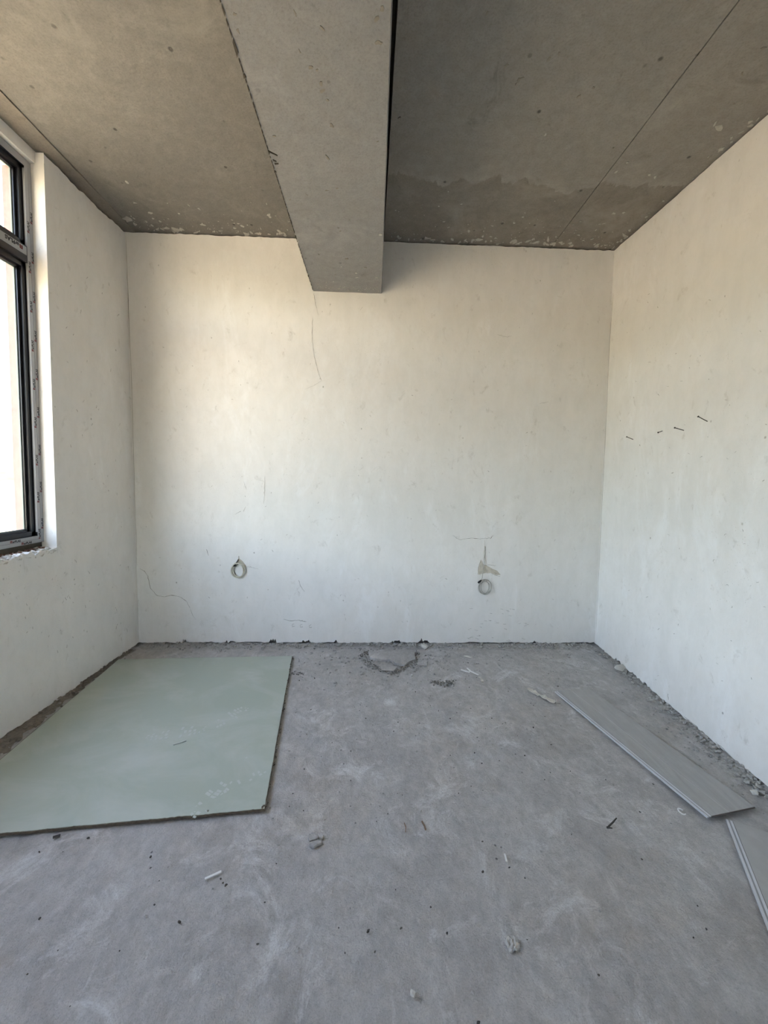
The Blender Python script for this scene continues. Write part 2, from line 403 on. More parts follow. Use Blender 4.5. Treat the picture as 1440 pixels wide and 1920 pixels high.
rholes = [(onright(u, v).y, wd, ht) for u, v, wd, ht in ((1160, 1250, .05, .03), (1192, 1272, .06, .02), (1210, 1288, .05, .018), (1300, 1360, .05, .012))]
def right_lo(y):
    z = .004+max(0, rag(y, .012, 7, 12.0))
    for hy, wd, ht in rholes:
        d = abs(y-hy)/wd
        if d < 1: z += ht*(1-d**4)*clamp(.5+1.4*nz(y*60, 4, 1), 0, 1.3)
    return z
def Pright(y, z): return (right_x(y, z)+.0018*nz(y*2.2, z*1.5, 14)+.0009*nz(y*7, z*4, 18), y, z)
mb = sheet('wall_right', Pright, [-s for s in frange(-.1, -YF+.05, 420)], right_lo, lambda y: H-.004-max(0, rag(y, .006, 7, 15.0)), 50, (.05, 0, 0))
wall_right = tag(mb.build('wall_right', PLASTER), 'white plastered wall with four nails, opposite the window', None, None, 'structure')
mb = MB(); mb.box((3.53, YF-.2, -.1), (3.75, .3, H+.1)); mb.build('masonry', MASON, wall_right)

# left wall: far pier, parapet under the window, near pier, reveals, lintel
def left_hi(y): return H-.012-max(0, rag(y, .022, 6, 22.0))
def left_lo(y): return .006+max(0, rag(y, .016, 8, 25.0))
def Pleft(y, z):
    return (.0018*nz(y*2.2, z*1.5, 24)+.0009*nz(y*7, z*4, 28), y+(jamb(z) if y < -.3 and z > SILL-.05 else 0)*clamp((-.3-y)/.38)*(1 if y > -1 else 0), z)
mb = MB()
sheet('', Pleft, [-s for s in frange(-.05, .69, 100)], lambda y: left_lo(y), left_hi, 60, (-.05, 0, 0), mb=mb)
def par_hi(y): return SILL-.012-max(0, rag(y, .03, 10, 31.0)) if y > WIN1 else SILL
sheet('', Pleft, [-s for s in frange(-WIN0, -WIN1, 260)], left_lo, par_hi, 24, (-.05, 0, 0), mb=mb)
sheet('', Pleft, [-s for s in frange(-WIN1, -YF+.05, 60)], left_lo, left_hi, 40, (-.05, 0, 0), mb=mb)
# inner reveals (far and near), running up to the ceiling
def reveal(ye, sgn, seed):
    n = 90; vs, fs = [], []
    for i in range(n+1):
        z = lerp(SILL-.05, H-.012, i/n); jj = jamb(z) if sgn > 0 else 0
        e = .0015*nz(z*14, seed)
        for k, x in enumerate((e*1.0, -.004, -.035, -.118)):
            vs.append((x if k else .0, ye+jj+sgn*(0 if k else 0)+(.0012*nz(z*9, k, seed) if k else 0), z))
    for i in range(n):
        for k in range(3):
            a = i*4+k; fs.append((a, a+1, a+5, a+4) if sgn > 0 else (a, a+4, a+5, a+1))
    mb.add(vs, fs)
reveal(WIN0, 1, 3); reveal(WIN1, -1, 9)
wall_left = tag(mb.build('wall_left', PLASTER), 'shaded plastered wall around the window', None, None, 'structure')
mb = MB()
mb.box((-.235, WIN0+.09, -.1), (-.05, .3, H+.1)); mb.box((-.235, WIN1, -.1), (-.05, WIN0+.09, SILL-.055)); mb.box((-.235, WIN1, SILL-.055), (-.08, WIN0+.09, FB-.001)); mb.box((-.235, YF-.2, -.1), (-.05, WIN1-.003, H+.1))
mb.build('masonry', MASON, wall_left)
mb = MB(); mb.box((-.235, WIN1, HEAD+.004), (-.045, WIN0+.06, H-.004)); mb.build('lintel', PLASTER, wall_left)

FILL_W = (.35, 1.25, 1.0, 2.3)     # opening for an added, unseen window that brings in fill light
mb = MB()
mb.box((-.3, YF-.22, -.1), (FILL_W[0], YF, H+.08)); mb.box((FILL_W[1], YF-.22, -.1), (3.75, YF, H+.08))
mb.box((FILL_W[0], YF-.22, -.1), (FILL_W[1], YF, FILL_W[2])); mb.box((FILL_W[0], YF-.22, FILL_W[3]), (FILL_W[1], YF, H+.08))
wall_front = tag(mb.build('wall_front', PLASTER), 'plastered wall behind the camera', None, None, 'structure')

# ------------------------------------------------------------------ ceiling panels and beam
mb = MB(); mb.box((-.3, YF-.2, H+.09), (3.8, .3, H+.3))
ceiling = tag(mb.build('ceiling', MASON), 'bare concrete slab ceiling with joints', None, None, 'structure')
def panel(xl0, xl1, xr0, xr1, mat, z0=H, seed=0, rough=.004):
    """slab panel whose long edges run xl0->xl1 and xr0->xr1 from the back wall to Y=-1.4"""
    m = MB(); n = 300; na = 6
    for i in range(n+1):
        y = lerp(.11, YF-.06, i/n); t = -y/1.4
        a = lerp(xl0, xl1, clamp(t, -.1, 1.4))+rough*nz(y*14, seed); b = lerp(xr0, xr1, clamp(t, -.1, 1.4))+rough*nz(y*14, seed+7)
        m.v.append(Vector((a, y, z0+.085)))
        for k in range(na+1):
            x = lerp(a, b, k/na); m.v.append(Vector((x, y, z0+(.002 if k in (0, na) else 0)+.0015*nz(x*3, y*3, seed))))
        m.v.append(Vector((b, y, z0+.085)))
    c = na+3
    for i in range(n):
        for k in range(c-1):
            p = i*c+k; m.f.append((p, p+1, p+c+1, p+c))
    return m.build('slab_panel', mat, ceiling)
panel(-.30, -.30, .064, .082, CEIL_E, H-.006, 1)
panel(.066, .084, 1.30, 1.30, CEIL_L, H, 2, .002)
panel(1.757, 1.776, 2.927, 2.927, CEIL_R, H, 3, .001)
panel(2.931, 2.932, 3.60, 3.60, CEIL_R, H, 4, .001)

ZB = 2.5515
m = MB(); n = 520
for i in range(n+1):
    y = lerp(.1, YF-.06, i/n)
    chip = max(0, nz(y*17, 3)-.25)*.02+max(0, nz(y*55, 8)-.2)*.006
    for u_, v_ in ((.05, -.05),):
        pass
    xl = lerp(1.2727, 1.281, clamp(-y/1.6, 0, 2)); xr = 1.7505
    chr_ = max(0, nz(y*40, 13)-.3)*.006
    prof = [(xl+.004, H+.06), (xl+.002, ZB+.03), (xl+chip*.2, ZB+.0015+chip*.8), (xl+.0015+chip*1.2, ZB)]
    prof += [(lerp(xl+.03, xr-.03, k/6), ZB+.0016*nz(k*.7, y*3, 6)) for k in range(7)]
    prof += [(xr-.004-chr_, ZB), (xr, ZB+.004+chr_), (xr, ZB+.03), (xr+.001, H+.06)]
    m.v += [Vector((a, y, b)) for a, b in prof]
c = 15
for i in range(n):
    for k in range(len(prof)-1):
        p = i*len(prof)+k; m.f.append((p, p+1, p+len(prof)+1, p+len(prof)))
beam = tag(m.build('ceiling_beam', BEAM), 'grey concrete beam running along the ceiling to the back wall', None, None, 'structure')

# dark broken fins left by the formwork along the beam's window-side arris
rs = random.Random(15); mb = MB()
y = -.01
while y > -1.75:
    dens = .4+nz(y*3, 40)
    if rs.random() < .8+dens*.3:
        l_ = rs.uniform(.006, .03)*(1.8 if rs.random() < .2 else 1); xl = lerp(1.2727, 1.281, clamp(-y/1.6, 0, 2)); wd = rs.uniform(.0012, .0036)*(2.6 if rs.random() < .12 else 1)
        mb.plate([(xl-wd*.5, y, ZB+.001), (xl+wd*.7, y-l_*.3, ZB+.001), (xl+wd*.4, y-l_, ZB+.001), (xl-wd*.3, y-l_*.8, ZB+.001)][::-1], (0, 0, -1), .0035)
        y -= l_
    y -= rs.uniform(-.004, .006)*(2.5 if rs.random() < .15 else 1)
for u, v, u2, v2 in ((503, 283, 520, 291), (512, 300, 518, 302), (515, 307, 522, 306)):
    p, q = at(u, v, 2, ZB), at(u2, v2, 2, ZB); mb.plate([p+Vector((0, -.004, 0)), q+Vector((0, -.001, 0)), q+Vector((0, .003, 0)), p+Vector((0, .004, 0))], (0, 0, -1), .002)
tag(mb.build('formwork_fins', simple('dark_fin', (.07, .06, .045), .95, .3, 50), beam), kind='stuff')

# whitewash splashes on the ceiling and the beam
def splash(mb_, x, y, z, r, rnd):
    k = rnd.randint(6, 10); a0 = rnd.random()*6.28; el = rnd.uniform(.22, .9); ca, sa = math.cos(a0), math.sin(a0); pts = []
    for i in range(k):
        t = 2*math.pi*i/k; rr = r*rnd.uniform(.4, 1.3); px, py = rr*math.cos(t), rr*el*math.sin(t)
        pts.append((x+px*ca-py*sa, y+px*sa+py*ca, z+.002))
    mb_.plate(pts[::-1], (0, 0, -1), .0025+.001*rnd.random())
rs = random.Random(5)
mb = MB()
for _ in range(120):
    x = rs.uniform(.06, 1.27); y = -abs(rs.gauss(0, .12))-.012; splash(mb, x, y, H, rs.uniform(.002, .007) if rs.random() < .85 else rs.uniform(.008, .016), rs)
for u, v, r in ((240, 412, .035), (252, 420, .02), (455, 424, .018), (238, 341, .014), (430, 341, .006), (505, 404, .02), (522, 432, .02), (380, 421, .02), (335, 400, .008), (300, 415, .01), (470, 350, .006), (500, 382, .007)):
    p = at(u, v, 2, H); splash(mb, p.x, p.y, H-.001, r, rs)
for _ in range(26):
    splash(mb, rs.uniform(.1, 1.27), -rs.uniform(.005, .05), H-.0015, rs.uniform(.010, .028), rs)
tag(mb.build('whitewash_splashes', SPLASH, ceiling), kind='stuff')
mb = MB()
for _ in range(40):
    splash(mb, rs.uniform(1.79, 3.36), -rs.uniform(.003, .045), H-.0015, rs.uniform(.008, .026), rs)
for _ in range(26):
    y_ = -rs.uniform(.05, 1.3); splash(mb, right_x(y_, H)-rs.uniform(.005, .05), y_, H-.0015, rs.uniform(.004, .016), rs)
for _ in range(150):
    x = rs.uniform(1.79, 3.36); y = -abs(rs.gauss(0, .16))-.01; splash(mb, x, y, H, rs.uniform(.002, .006) if rs.random() < .88 else rs.uniform(.006, .013), rs)
for u, v, r in ((1348, 240, .024), (1340, 232, .012), (1170, 441, .03), (1165, 450, .02), (1023, 252, .010), (1155, 322, .008), (1176, 304, .007), (1228, 332, .012), (1218, 328, .010), (1300, 335, .006), (1371, 258, .012), (1390, 247, .010), (1028, 448, .03), (1052, 455, .025), (1085, 440, .014), (1110, 448, .012), (872, 450, .018), (885, 452, .02), (990, 452, .02), (1150, 400, .012), (1170, 398, .01)):
    p = at(u, v, 2, H); splash(mb, p.x, p.y, H-.001, r, rs)
tag(mb.build('whitewash_splashes', SPLASH, ceiling), kind='stuff')
mb = MB()
for _ in range(60):
    x = rs.uniform(1.3, 1.74); y = -abs(rs.gauss(0, .05))-.008; splash(mb, x, y, ZB-.001, rs.uniform(.002, .006), rs)
for u, v, r in ((670, 520, .014), (668, 512, .008), (706, 520, .01), (714, 440, .012), (625, 528, .01), (655, 412, .004), (640, 500, .005)):
    p = at(u, v, 2, ZB); splash(mb, p.x, p.y, ZB-.001, r, rs)
tag(mb.build('whitewash_splashes', SPLASH, beam), kind='stuff')

# blow holes and dark scabs on the beam soffit and the slab
mb = MB()
for u, v, r in ((553, 24, .008), (604, 52, .008), (562, 96, .007), (583, 126, .008), (594, 131, .006), (602, 158, .010), (604, 170, .012), (615, 188, .009), (622, 235, .013), (614, 295, .012), (612, 357, .010), (632, 353, .007), (628, 515, .012), (686, 502, .009), (650, 485, .008), (598, 477, .007), (514, 255, .006), (440, 26, .008), (446, 57, .009), (707, 36, .012), (711, 80, .012), (544, 374, .006), (575, 365, .007), (638, 433, .005), (708, 265, .005), (717, 16, .008), (634, 427, .005)):
    p = at(u, v, 2, ZB); splash(mb, p.x, p.y, ZB-.0005, r, rs)
tag(mb.build('blow_holes', CRACK, beam), kind='stuff')
mb = MB()
for u, v, r in ((915, 200, .006), (950, 122, .012), (975, 148, .014), (970, 155, .012), (1048, 100, .012), (1085, 180, .010), (1112, 165, .007), (1150, 278, .008), (1432, 90, .013), (1392, 138, .012), (872, 200, .004), (913, 24, .006), (1030, 110, .010), (735, 222, .006), (749, 222, .006), (1040, 263, .004), (1376, 195, .006)):
    p = at(u, v, 2, H); splash(mb, p.x, p.y, H-.0005, r, rs)
tag(mb.build('blow_holes', CRACK, ceiling), kind='stuff')

# ------------------------------------------------------------------ cracks, scratches and scars on walls
def ribbon(name, pts, wd, nrm, mat, parent, seed=0, sub=6):
    """a narrow raised line of dirt-filled crack following pts on a wall"""
    m = MB(); P = []
    for i in range(len(pts)-1):
        for k in range(sub): P.append(pts[i].lerp(pts[i+1], k/sub))
    P.append(pts[-1]); nrm = Vector(nrm); n = len(P); L = []
    for i, p in enumerate(P):
        t = (P[min(i+1, n-1)]-P[max(i-1, 0)]).normalized(); s = t.cross(nrm).normalized()
        j = s*(.004*nz(i*.8, seed, 1)+.003*nz(i*2.3, seed, 4))*min(1, wd/.003); ww = wd*(.25+1.1*abs(nz(i*.9, seed, 5)))*(1 if 0 < i < n-1 else .2)
        L.append((p+j+s*ww/2, p+j-s*ww/2))
    for i in range(n-1):
        m.plate([L[i][0], L[i+1][0], L[i+1][1], L[i][1]][::-1], nrm, .0006)
    return m.build(name, mat, parent)
NB = (0, -1, 0); NRt = (-1, 0, 0)
def bline(px, wd, mat=CRACK, name='crack', seed=0):
    return ribbon(name, [onback(u, v, .0022) for u, v in px], wd, NB, mat, wall_back, seed)
def rline(px, wd, mat=CRACK, name='crack', seed=0):
    return ribbon(name, [onright(u, v, .0024) for u, v in px], wd, NRt, mat, wall_right, seed)
bline([(262, 1066), (271, 1071), (277, 1080), (282, 1103), (295, 1117), (308, 1119), (322, 1116), (338, 1119), (350, 1128), (356, 1140)], .0042, seed=1)
bline([(356, 1140), (362, 1155), (368, 1162)], .002, SCUFF, seed=2)
bline([(588, 549), (591, 567), (597, 592)], .003, seed=3)
bline([(586, 594), (585, 630), (588, 662), (597, 700), (603, 714)], .003, seed=4)
bline([(603, 714), (590, 722), (572, 730)], .002, SCUFF, seed=5)
bline([(852, 1007), (862, 1012), (880, 1009), (900, 1010), (920, 1009), (925, 1003)], .0042, seed=6)
bline([(860, 1008), (848, 1004)], .0028, seed=61)
bline([(497, 892), (496, 920), (495, 945)], .004, SCUFF, 'scratch', 7)
bline([(387, 1029), (391, 1042)], .009, SCUFF, 'scratch', 8)
bline([(531, 1161), (545, 1164), (562, 1163), (575, 1166)], .008, SCUFF, 'scratch', 9)
for k, (u, v) in enumerate(((548, 1172), (563, 1173), (580, 1174))):
    bline([(u+4, v-3), (u, v-1), (u, v+3), (u+5, v+2)], .005, SCUFF, 'scratch', 10+k)
bline([(560, 1087), (563, 1098), (571, 1110)], .006, SCUFF, 'scratch', 14)
bline([(1010, 757), (1030, 753)], .003, SCUFF, 'scratch', 15)
bline([(932, 627), (950, 632), (960, 630)], .003, SCUFF, 'scratch', 16)
bline([(457, 903), (462, 918)], .003, SCUFF, 'scratch', 17)
bline([(675, 582), (680, 575)], .003, SCUFF, 'scratch', 18)
bline([(456, 960), (461, 950)], .005, SCUFF, 'scratch', 19)
bline([(440, 965), (452, 958)], .005, SCUFF, 'scratch', 20)
rr = random.Random(3)
for k in range(34):     # row of trowel nicks under the right-hand cable
    u = rr.uniform(872, 985); v = rr.uniform(1140, 1205); l_ = rr.uniform(3, 8)
    bline([(u, v), (u+l_, v+l_*rr.uniform(-.2, .45))], rr.uniform(.003, .006), SCUFF, 'scratch', 30+k)
for k in range(70):
    u = rr.uniform(300, 1100); v = rr.uniform(560, 1190); l_ = rr.uniform(2, 5); a = rr.uniform(0, 6.28)
    if 570 < u < 720 and v < 560: continue
    bline([(u, v), (u+l_*math.cos(a), v+l_*math.sin(a))], rr.uniform(.002, .005), CRACK if rr.random() < .35 else SCUFF, 'scratch', 80+k)
bline([(236, 440), (240, 560), (247, 720), (252, 900), (257, 1060)], .0035, seed=40)
for k in range(60):
    u = rr.uniform(1170, 1436); v = rr.uniform(540, 1300); l_ = rr.uniform(2, 6); a = rr.uniform(0, 6.28)
    if v > 1190+(u-1115)*.8: continue
    rline([(u, v), (u+l_*math.cos(a), v+l_*math.sin(a))], rr.uniform(.0015, .004), CRACK if rr.random() < .3 else SCUFF, 'scratch', 160+k)
rline([(1150, 550), (1143, 640), (1138, 760), (1131, 900), (1124, 1050), (1118, 1180)], .003, seed=41)
rline([(1282, 1343), (1305, 1361), (1320, 1378)], .006, SCUFF, seed=42)
rline([(1342, 1391), (1360, 1408), (1390, 1438), (1410, 1452)], .006, SCUFF, seed=43)
rline([(1252, 1300), (1253, 1312)], .005, CRACK, 'scratch', 44)
def lline(px, wd, mat=SCUFF, name='scratch', seed=0):
    return ribbon(name, [at(u, v, 0, .0022) for u, v in px], wd, (1, 0, 0), mat, wall_left, seed)
for k in range(46):
    u = rr.uniform(115, 245); v = rr.uniform(440, 1180); l_ = rr.uniform(2, 8); a = rr.uniform(.9, 2.3)
    lline([(u, v), (u+l_*math.cos(a), v+l_*math.sin(a))], rr.uniform(.0018, .0045), CRACK if rr.random() < .25 else SCUFF, 'scratch', 260+k)
for k in range(30):
    u = rr.uniform(5, 230); v = rr.uniform(1070, 1220); l_ = rr.uniform(2, 7); a = rr.uniform(1., 2.4)
    lline([(u, v), (u+l_*math.cos(a), v+l_*math.sin(a))], rr.uniform(.0018, .0045), SCUFF, 'scratch', 320+k)

# chased-out plaster scar over the right-hand cable
def scar(px, mat, parent, depth=.004, seed=0):
    pts = [onback(u, v, .0012) for u, v in px]; c = sum(pts, Vector())/len(pts); m = MB(); vs = [c+Vector((0, -depth, 0))]; fs = []; n = 28
    ring = []
    for i in range(n):
        t = i/n*len(pts); k = int(t); ring.append(pts[k].lerp(pts[(k+1) % len(pts)], t-k))
    for q in (.45, .8, 1):
        for i, p in enumerate(ring):
            v = c.lerp(p, q*(1+(.08*nz(i*1.3, q*5, seed) if q < 1 else 0))); v.y -= (depth*(.5+nz(i*.9, q*9, seed)*1.2) if q < 1 else 0); vs.append(v)
    for i in range(n):
        j = (i+1) % n; fs.append((0, 1+j, 1+i))
        for q in range(2): fs.append((1+q*n+i, 1+q*n+j, 1+(q+1)*n+j, 1+(q+1)*n+i))
    m.add(vs, fs); return m.build('plaster_scar', mat, parent)
scar([(902, 1049), (905, 1056), (911, 1061), (914, 1066), (912, 1074), (903, 1076), (897, 1078), (896, 1068), (899, 1056)], MORTAR, wall_back, seed=1)
scar([(911, 1059), (922, 1066), (932, 1070), (939, 1078), (930, 1078), (920, 1074), (912, 1075)], MORTAR, wall_back, seed=2)
bline([(909, 1010), (908, 1025), (911, 1024), (907, 1034), (907, 1050)], .0035, MORTAR, 'crack', 71)
bline([(911, 1024), (909, 1045), (913, 1058), (930, 1061)], .003, CRACK, 'crack', 72)
bline([(921, 1075), (930, 1079), (938, 1081)], .004, CRACK, 'crack', 73)
bline([(902, 1049), (897, 1064), (896, 1078)], .004, CRACK, 'crack', 74)
scar([(447, 1046), (455, 1052), (462, 1062), (458, 1068), (448, 1056), (441, 1060)], MORTAR, wall_back, seed=5)
bline([(447, 1042), (447, 1052)], .003, CRACK, 'crack', 75); bline([(462, 1063), (470, 1063), (484, 1067)], .004, SCUFF, 'crack', 76)

# ------------------------------------------------------------------ rubble along the foot of the walls
def ridge(name, path, wid, hei, seed, label, stones, out, mat=RUBBLE, stone_r=(.003, .011)):
    """lumpy mortar droppings along a wall foot. path(s)->Vector on the wall line, out = direction into the room"""
    n, na = 360, 8; m = MB(); out = Vector(out)
    for i in range(n+1):
        s = i/n; p = path(s); wd = wid(s)*clamp(.75+1.0*nz(s*14, seed, 9)+.5*nz(s*40, seed), .25, 1.8); h = hei(s)*(.25+1.3*abs(nz(s*38, seed, 2))+.7*max(0, nz(s*130, seed, 5)))
        for k in range(na+1):
            t = k/na; prof = (1-t)**1.6
            q = p+out*(wd*t-.012)
            z = h*prof+(.0045*nz(q.x*70, q.y*70, seed)+.003*nz(q.x*170, q.y*170, seed))*(1-t*.8)-.004*t
            m.v.append(Vector((q.x, q.y, z)))
    for i in range(n):
        for k in range(na):
            a = i*(na+1)+k; m.f.append((a, a+1, a+na+2, a+na+1))
    rnd = random.Random(seed*7+1)
    for _ in range(stones):
        s = rnd.random(); t = abs(rnd.gauss(0, .6)); p = path(s)+out*(wid(s)*t); r = rnd.uniform(*stone_r)*(.5 if t > 1 else 1)
        m.stone((p.x, p.y, max(0, hei(s)*.8*(1-t))+r*.3), r, .75, rnd)
    return tag(m.build(name, mat), label, 'rubble', None, 'stuff')
def flip(o):
    bm = bmesh.new(); bm.from_mesh(o.data); bmesh.ops.recalc_face_normals(bm, faces=list(bm.faces)); bm.to_mesh(o.data); bm.free()
flip(ridge('mortar_rubble', lambda s: Vector((lerp(.02, 3.44, s), back_y(lerp(.02, 3.44, s), 0), 0)), lambda s: .075+.03*math.sin(s*9), lambda s: .009, 3, 'crumbled mortar along the foot of the back wall', 520, (0, -1, 0)))
flip(ridge('mortar_rubble', lambda s: Vector((0, lerp(-.09, -2.6, s), 0)), lambda s: .045+.075*clamp((s*2.6-.25)/1.0), lambda s: .016, 5, 'brownish crumbled mortar along the foot of the window wall', 300, (1, 0, 0), simple('brown_rubble', (.23, .20, .165), .95, .5, 60)))
flip(ridge('mortar_rubble', lambda s: Vector((right_x(lerp(-.03, -2.6, s), 0), lerp(-.03, -2.6, s), 0)), lambda s: .065+.04*s, lambda s: .008, 8, 'grey crumbled mortar along the foot of the right wall', 420, (-1, 0, 0)))

# loose grit over the floor
rg = random.Random(21)
def in_board(x, y): return (x < 1.2-.13*(y+.189) and -1.6 < y < -.15) or (x > 2.78 and y < -.5)
mb = MB()
for _ in range(430):
    x = rg.uniform(.25, 3.35); y = -abs(rg.gauss(0, 1.0))-.1
    if y < -2.4: continue
    if in_board(x, y): continue
    mb.stone((x, y, 0), rg.uniform(.0014, .0034), .7, rg)
for u, v in ((1046, 1287), (922, 1347), (1000, 1364), (890, 1412), (984, 1417), (1021, 1462), (1225, 1471), (75, 1722), (165, 1572), (282, 1607), (282, 1628), (336, 1729), (703, 1785), (752, 1741), (414, 1648), (418, 1656), (424, 1660), (905, 1635), (690, 1746), (897, 1919), (517, 1265), (527, 1276), (561, 1276), (590, 1272)):
    p = onfloor(u, v); mb.stone((p.x, p.y, .001), rg.uniform(.0028, .0048), .7, rg)
tag(mb.build('dark_grit', GRIT_D), 'scattered dark grit specks over the screed', 'grit', None, 'stuff')
mb = MB()
for _ in range(380):
    x = rg.uniform(.25, 3.35); y = -abs(rg.gauss(0, .9))-.05
    if y < -2.4: continue
    if in_board(x, y): continue
    mb.stone((x, y, 0), rg.uniform(.0018, .005), .5, rg)
for _ in range(330):
    p = onfloor(rg.gauss(735, 50), max(1216, rg.gauss(1238, 16))); mb.stone((p.x, p.y, .001), rg.uniform(.003, .011), .45, rg)
for _ in range(110):
    p = onfloor(rg.uniform(560, 1100), max(1216, rg.gauss(1232, 16))); mb.stone((p.x, p.y, .001), rg.uniform(.003, .009), .5, rg)
for _ in range(160):
    p = onfloor(*(lambda t: (lerp(1180, 1440, t)+rg.gauss(0, 12), lerp(1275, 1478, t)+abs(rg.gauss(0, 14))+4))(rg.random())); mb.stone((p.x, p.y, .001), rg.uniform(.002, .007), .55, rg)
tag(mb.build('grey_grit', simple('grey_grit', (.36, .35, .335), .95, .35, 60)), 'loose grey mortar crumbs over the screed', 'grit', None, 'stuff')

# broken, lifted screed near the back wall: thin flakes with open cracks between
def flake(px, z, parent, mat, th=.007):
    m = MB(); pts = [onfloor(u, v) for u, v in px]; P = []
    for i, p in enumerate(pts):
        q = pts[(i+1) % len(pts)]
        for k in range(4): P.append(p.lerp(q, k/4)+Vector((.006*nz(i*3+k, 1, z), .006*nz(i*3+k, 7, z), 0)))
    m.slab(P[::-1], -.002, [th+.004*nz(i*.6, 3, z) for i in range(len(P))])
    o = m.build('screed_flake', mat, parent); flip(o); return o
flake([(735, 1222), (775, 1222), (780, 1240), (768, 1243), (758, 1250), (742, 1247), (728, 1238)], 1, floor, FLOOR, .014)
flake([(690, 1224), (728, 1224), (738, 1240), (716, 1240), (694, 1236)], 2, floor, FLOOR, .012)
flake([(722, 1245), (745, 1252), (738, 1259), (716, 1258), (712, 1249)], 3, floor, FLOOR, .005)
flake([(785, 1238), (802, 1240), (800, 1248), (782, 1247)], 4, floor, FLOOR, .005)
def fline(px, wd, mat=CRACK, name='crack', seed=0): return ribbon(name, [onfloor(u, v, .0022) for u, v in px], wd, (0, 0, 1), mat, floor, seed)
SOIL = simple('dark_soil', (.15, .14, .125), .95, .4, 60)
mb = MB()
for poly, n_ in (([(680, 1236), (702, 1250), (716, 1257), (738, 1262), (748, 1256), (764, 1249), (782, 1243), (782, 1226)], 260), ([(812, 1278), (830, 1282), (852, 1279)], 90), ([(546, 1262), (568, 1264)], 30), ([(690, 1222), (676, 1230)], 60)):
    for _ in range(n_):
        k = rg.randrange(len(poly)-1); t = rg.random(); p = onfloor(lerp(poly[k][0], poly[k+1][0], t)+rg.gauss(0, 5), lerp(poly[k][1], poly[k+1][1], t)+rg.gauss(0, 2.5)); mb.stone((p.x, p.y, .001), rg.uniform(.002, .007), .5, rg)
tag(mb.build('soil_crumbs', SOIL, floor), kind='stuff')
fline([(680, 1238), (700, 1250), (714, 1256), (735, 1262), (745, 1258), (760, 1250), (778, 1244)], .010, seed=1)
fline([(675, 1228), (690, 1222), (705, 1222)], .007, seed=2)
fline([(815, 1276), (838, 1281), (850, 1278)], .012, seed=3); fline([(820, 1282), (845, 1286)], .008, seed=4)
fline([(545, 1262), (560, 1261), (568, 1264)], .009, seed=5)
fline([(730, 1268), (745, 1262), (752, 1256)], .006, seed=6)

# ------------------------------------------------------------------ window
win = tag(empty('window_1', (XF, (WIN0+WIN1)/2, SILL)), 'black framed window with grey protective film, clear glass', None, None, 'structure')
def shear(v):
    k = clamp((v.y-WIN1)/(WIN0-WIN1)); return Vector((v.x, v.y+jamb(v.z)*k, v.z))
def part(name, mat, *boxes, bevel=0, parent=win):
    m = MB()
    for a, b in boxes: m.box(a, b)
    return m.build(name, mat, parent, fn=shear, bevel=bevel)
FT = HEAD                # frame top
FWd = .036               # film covered face
BW = .048                # black bead width
YA, YB_ = WIN0, WIN1
TR0, TR1 = 2.309, 2.409  # transom
XO = -.125
# outer frame
frame = part('frame', BLACKPVC, ((XO, YA-FWd, FB), (XF, YA, FT)), ((XO, YB_, FB), (XF, YB_+FWd, FT)),
             ((XO, YB_+FWd, FB), (XF, YA-FWd, FB+FWd)), ((XO, YB_+FWd, FT-FWd), (XF, YA-FWd, FT)))
transom = part('transom', BLACKPVC, ((XO, YB_+FWd, TR0+.012), (XF, YA-FWd, TR1-.006)))
# protective film on the room face of the frame, in strips with a step between
film = MB(); e = .0012
for (a, b) in (((XF, YA-.017, FB+.002), (XF+e, YA-.001, FT)), ((XF-.0008, YA-FWd-.001, FB+FWd-.004), (XF+.0004, YA-.018, FT)),
               ((XF, YB_+FWd, FB), (XF+e, YA-.018, FB+.018)), ((XF-.0008, YB_+FWd, FB+.019), (XF+.0004, YA-.018, FB+FWd)),
               ((XF, YB_+FWd, FT-FWd), (XF+e, YA-.018, FT-.002)), ((XF, YB_+.001, FB), (XF+e, YB_+FWd-.002, FT))):
    film.box(a, b)
# film that turns the corner on the side of the jamb
film.box((XF-.010, YA-FWd-.0012, FB+FWd+.02), (XF, YA-FWd, FT-FWd-.01))
film = film.build('protective_film', FILM, frame, fn=shear)
tf = part('protective_film', FILM, ((XF, YB_+FWd, TR0+.047), (XF+e, YA-FWd-.006, TR1-.012)), parent=transom)
# glazing beads, gaskets and panes: tall light below, top light above
for (y0, y1) in ((YB_+FWd, YA-FWd),):
    for (z0, z1) in ((FB+FWd, TR0+.012), (TR1-.006, FT-FWd)):
        xb = XF-.014
        bead = part('glazing_bead', BLACKPVC, ((XO+.012, y1-.022, z0), (xb, y1, z1)), ((XO+.012, y0, z0), (xb, y0+.022, z1)), ((XO+.012, y0, z0), (xb, y1, z0+.024)), ((XO+.012, y0, z1-.024), (xb, y1, z1)))
        ln = part('bead_lip', BLACKPVC, ((XO+.012, y1-.036, z0+.024), (xb-.012, y1-.022, z1-.024)), ((XO+.012, y0+.022, z0+.024), (xb-.012, y0+.036, z1-.024)), ((XO+.012, y0+.022, z0+.024), (xb-.012, y1-.022, z0+.036)), ((XO+.012, y0+.022, z1-.036), (xb-.012, y1-.022, z1-.024)), parent=bead)
        part('gasket', GASKET, ((XO+.016, y1-.041, z0+.036), (xb-.020, y1-.036, z1-.036)), ((XO+.016, y0+.036, z0+.036), (xb-.020, y0+.041, z1-.036)), ((XO+.016, y0+.036, z0+.036), (xb-.020, y1-.036, z0+.041)), ((XO+.016, y0+.036, z1-.041), (xb-.020, y1-.036, z1-.036)), parent=bead)
        part('pane', GLASS, ((XO+.022, y0+.02, z0+.02), (XO+.026, y1-.02, z1-.02)))

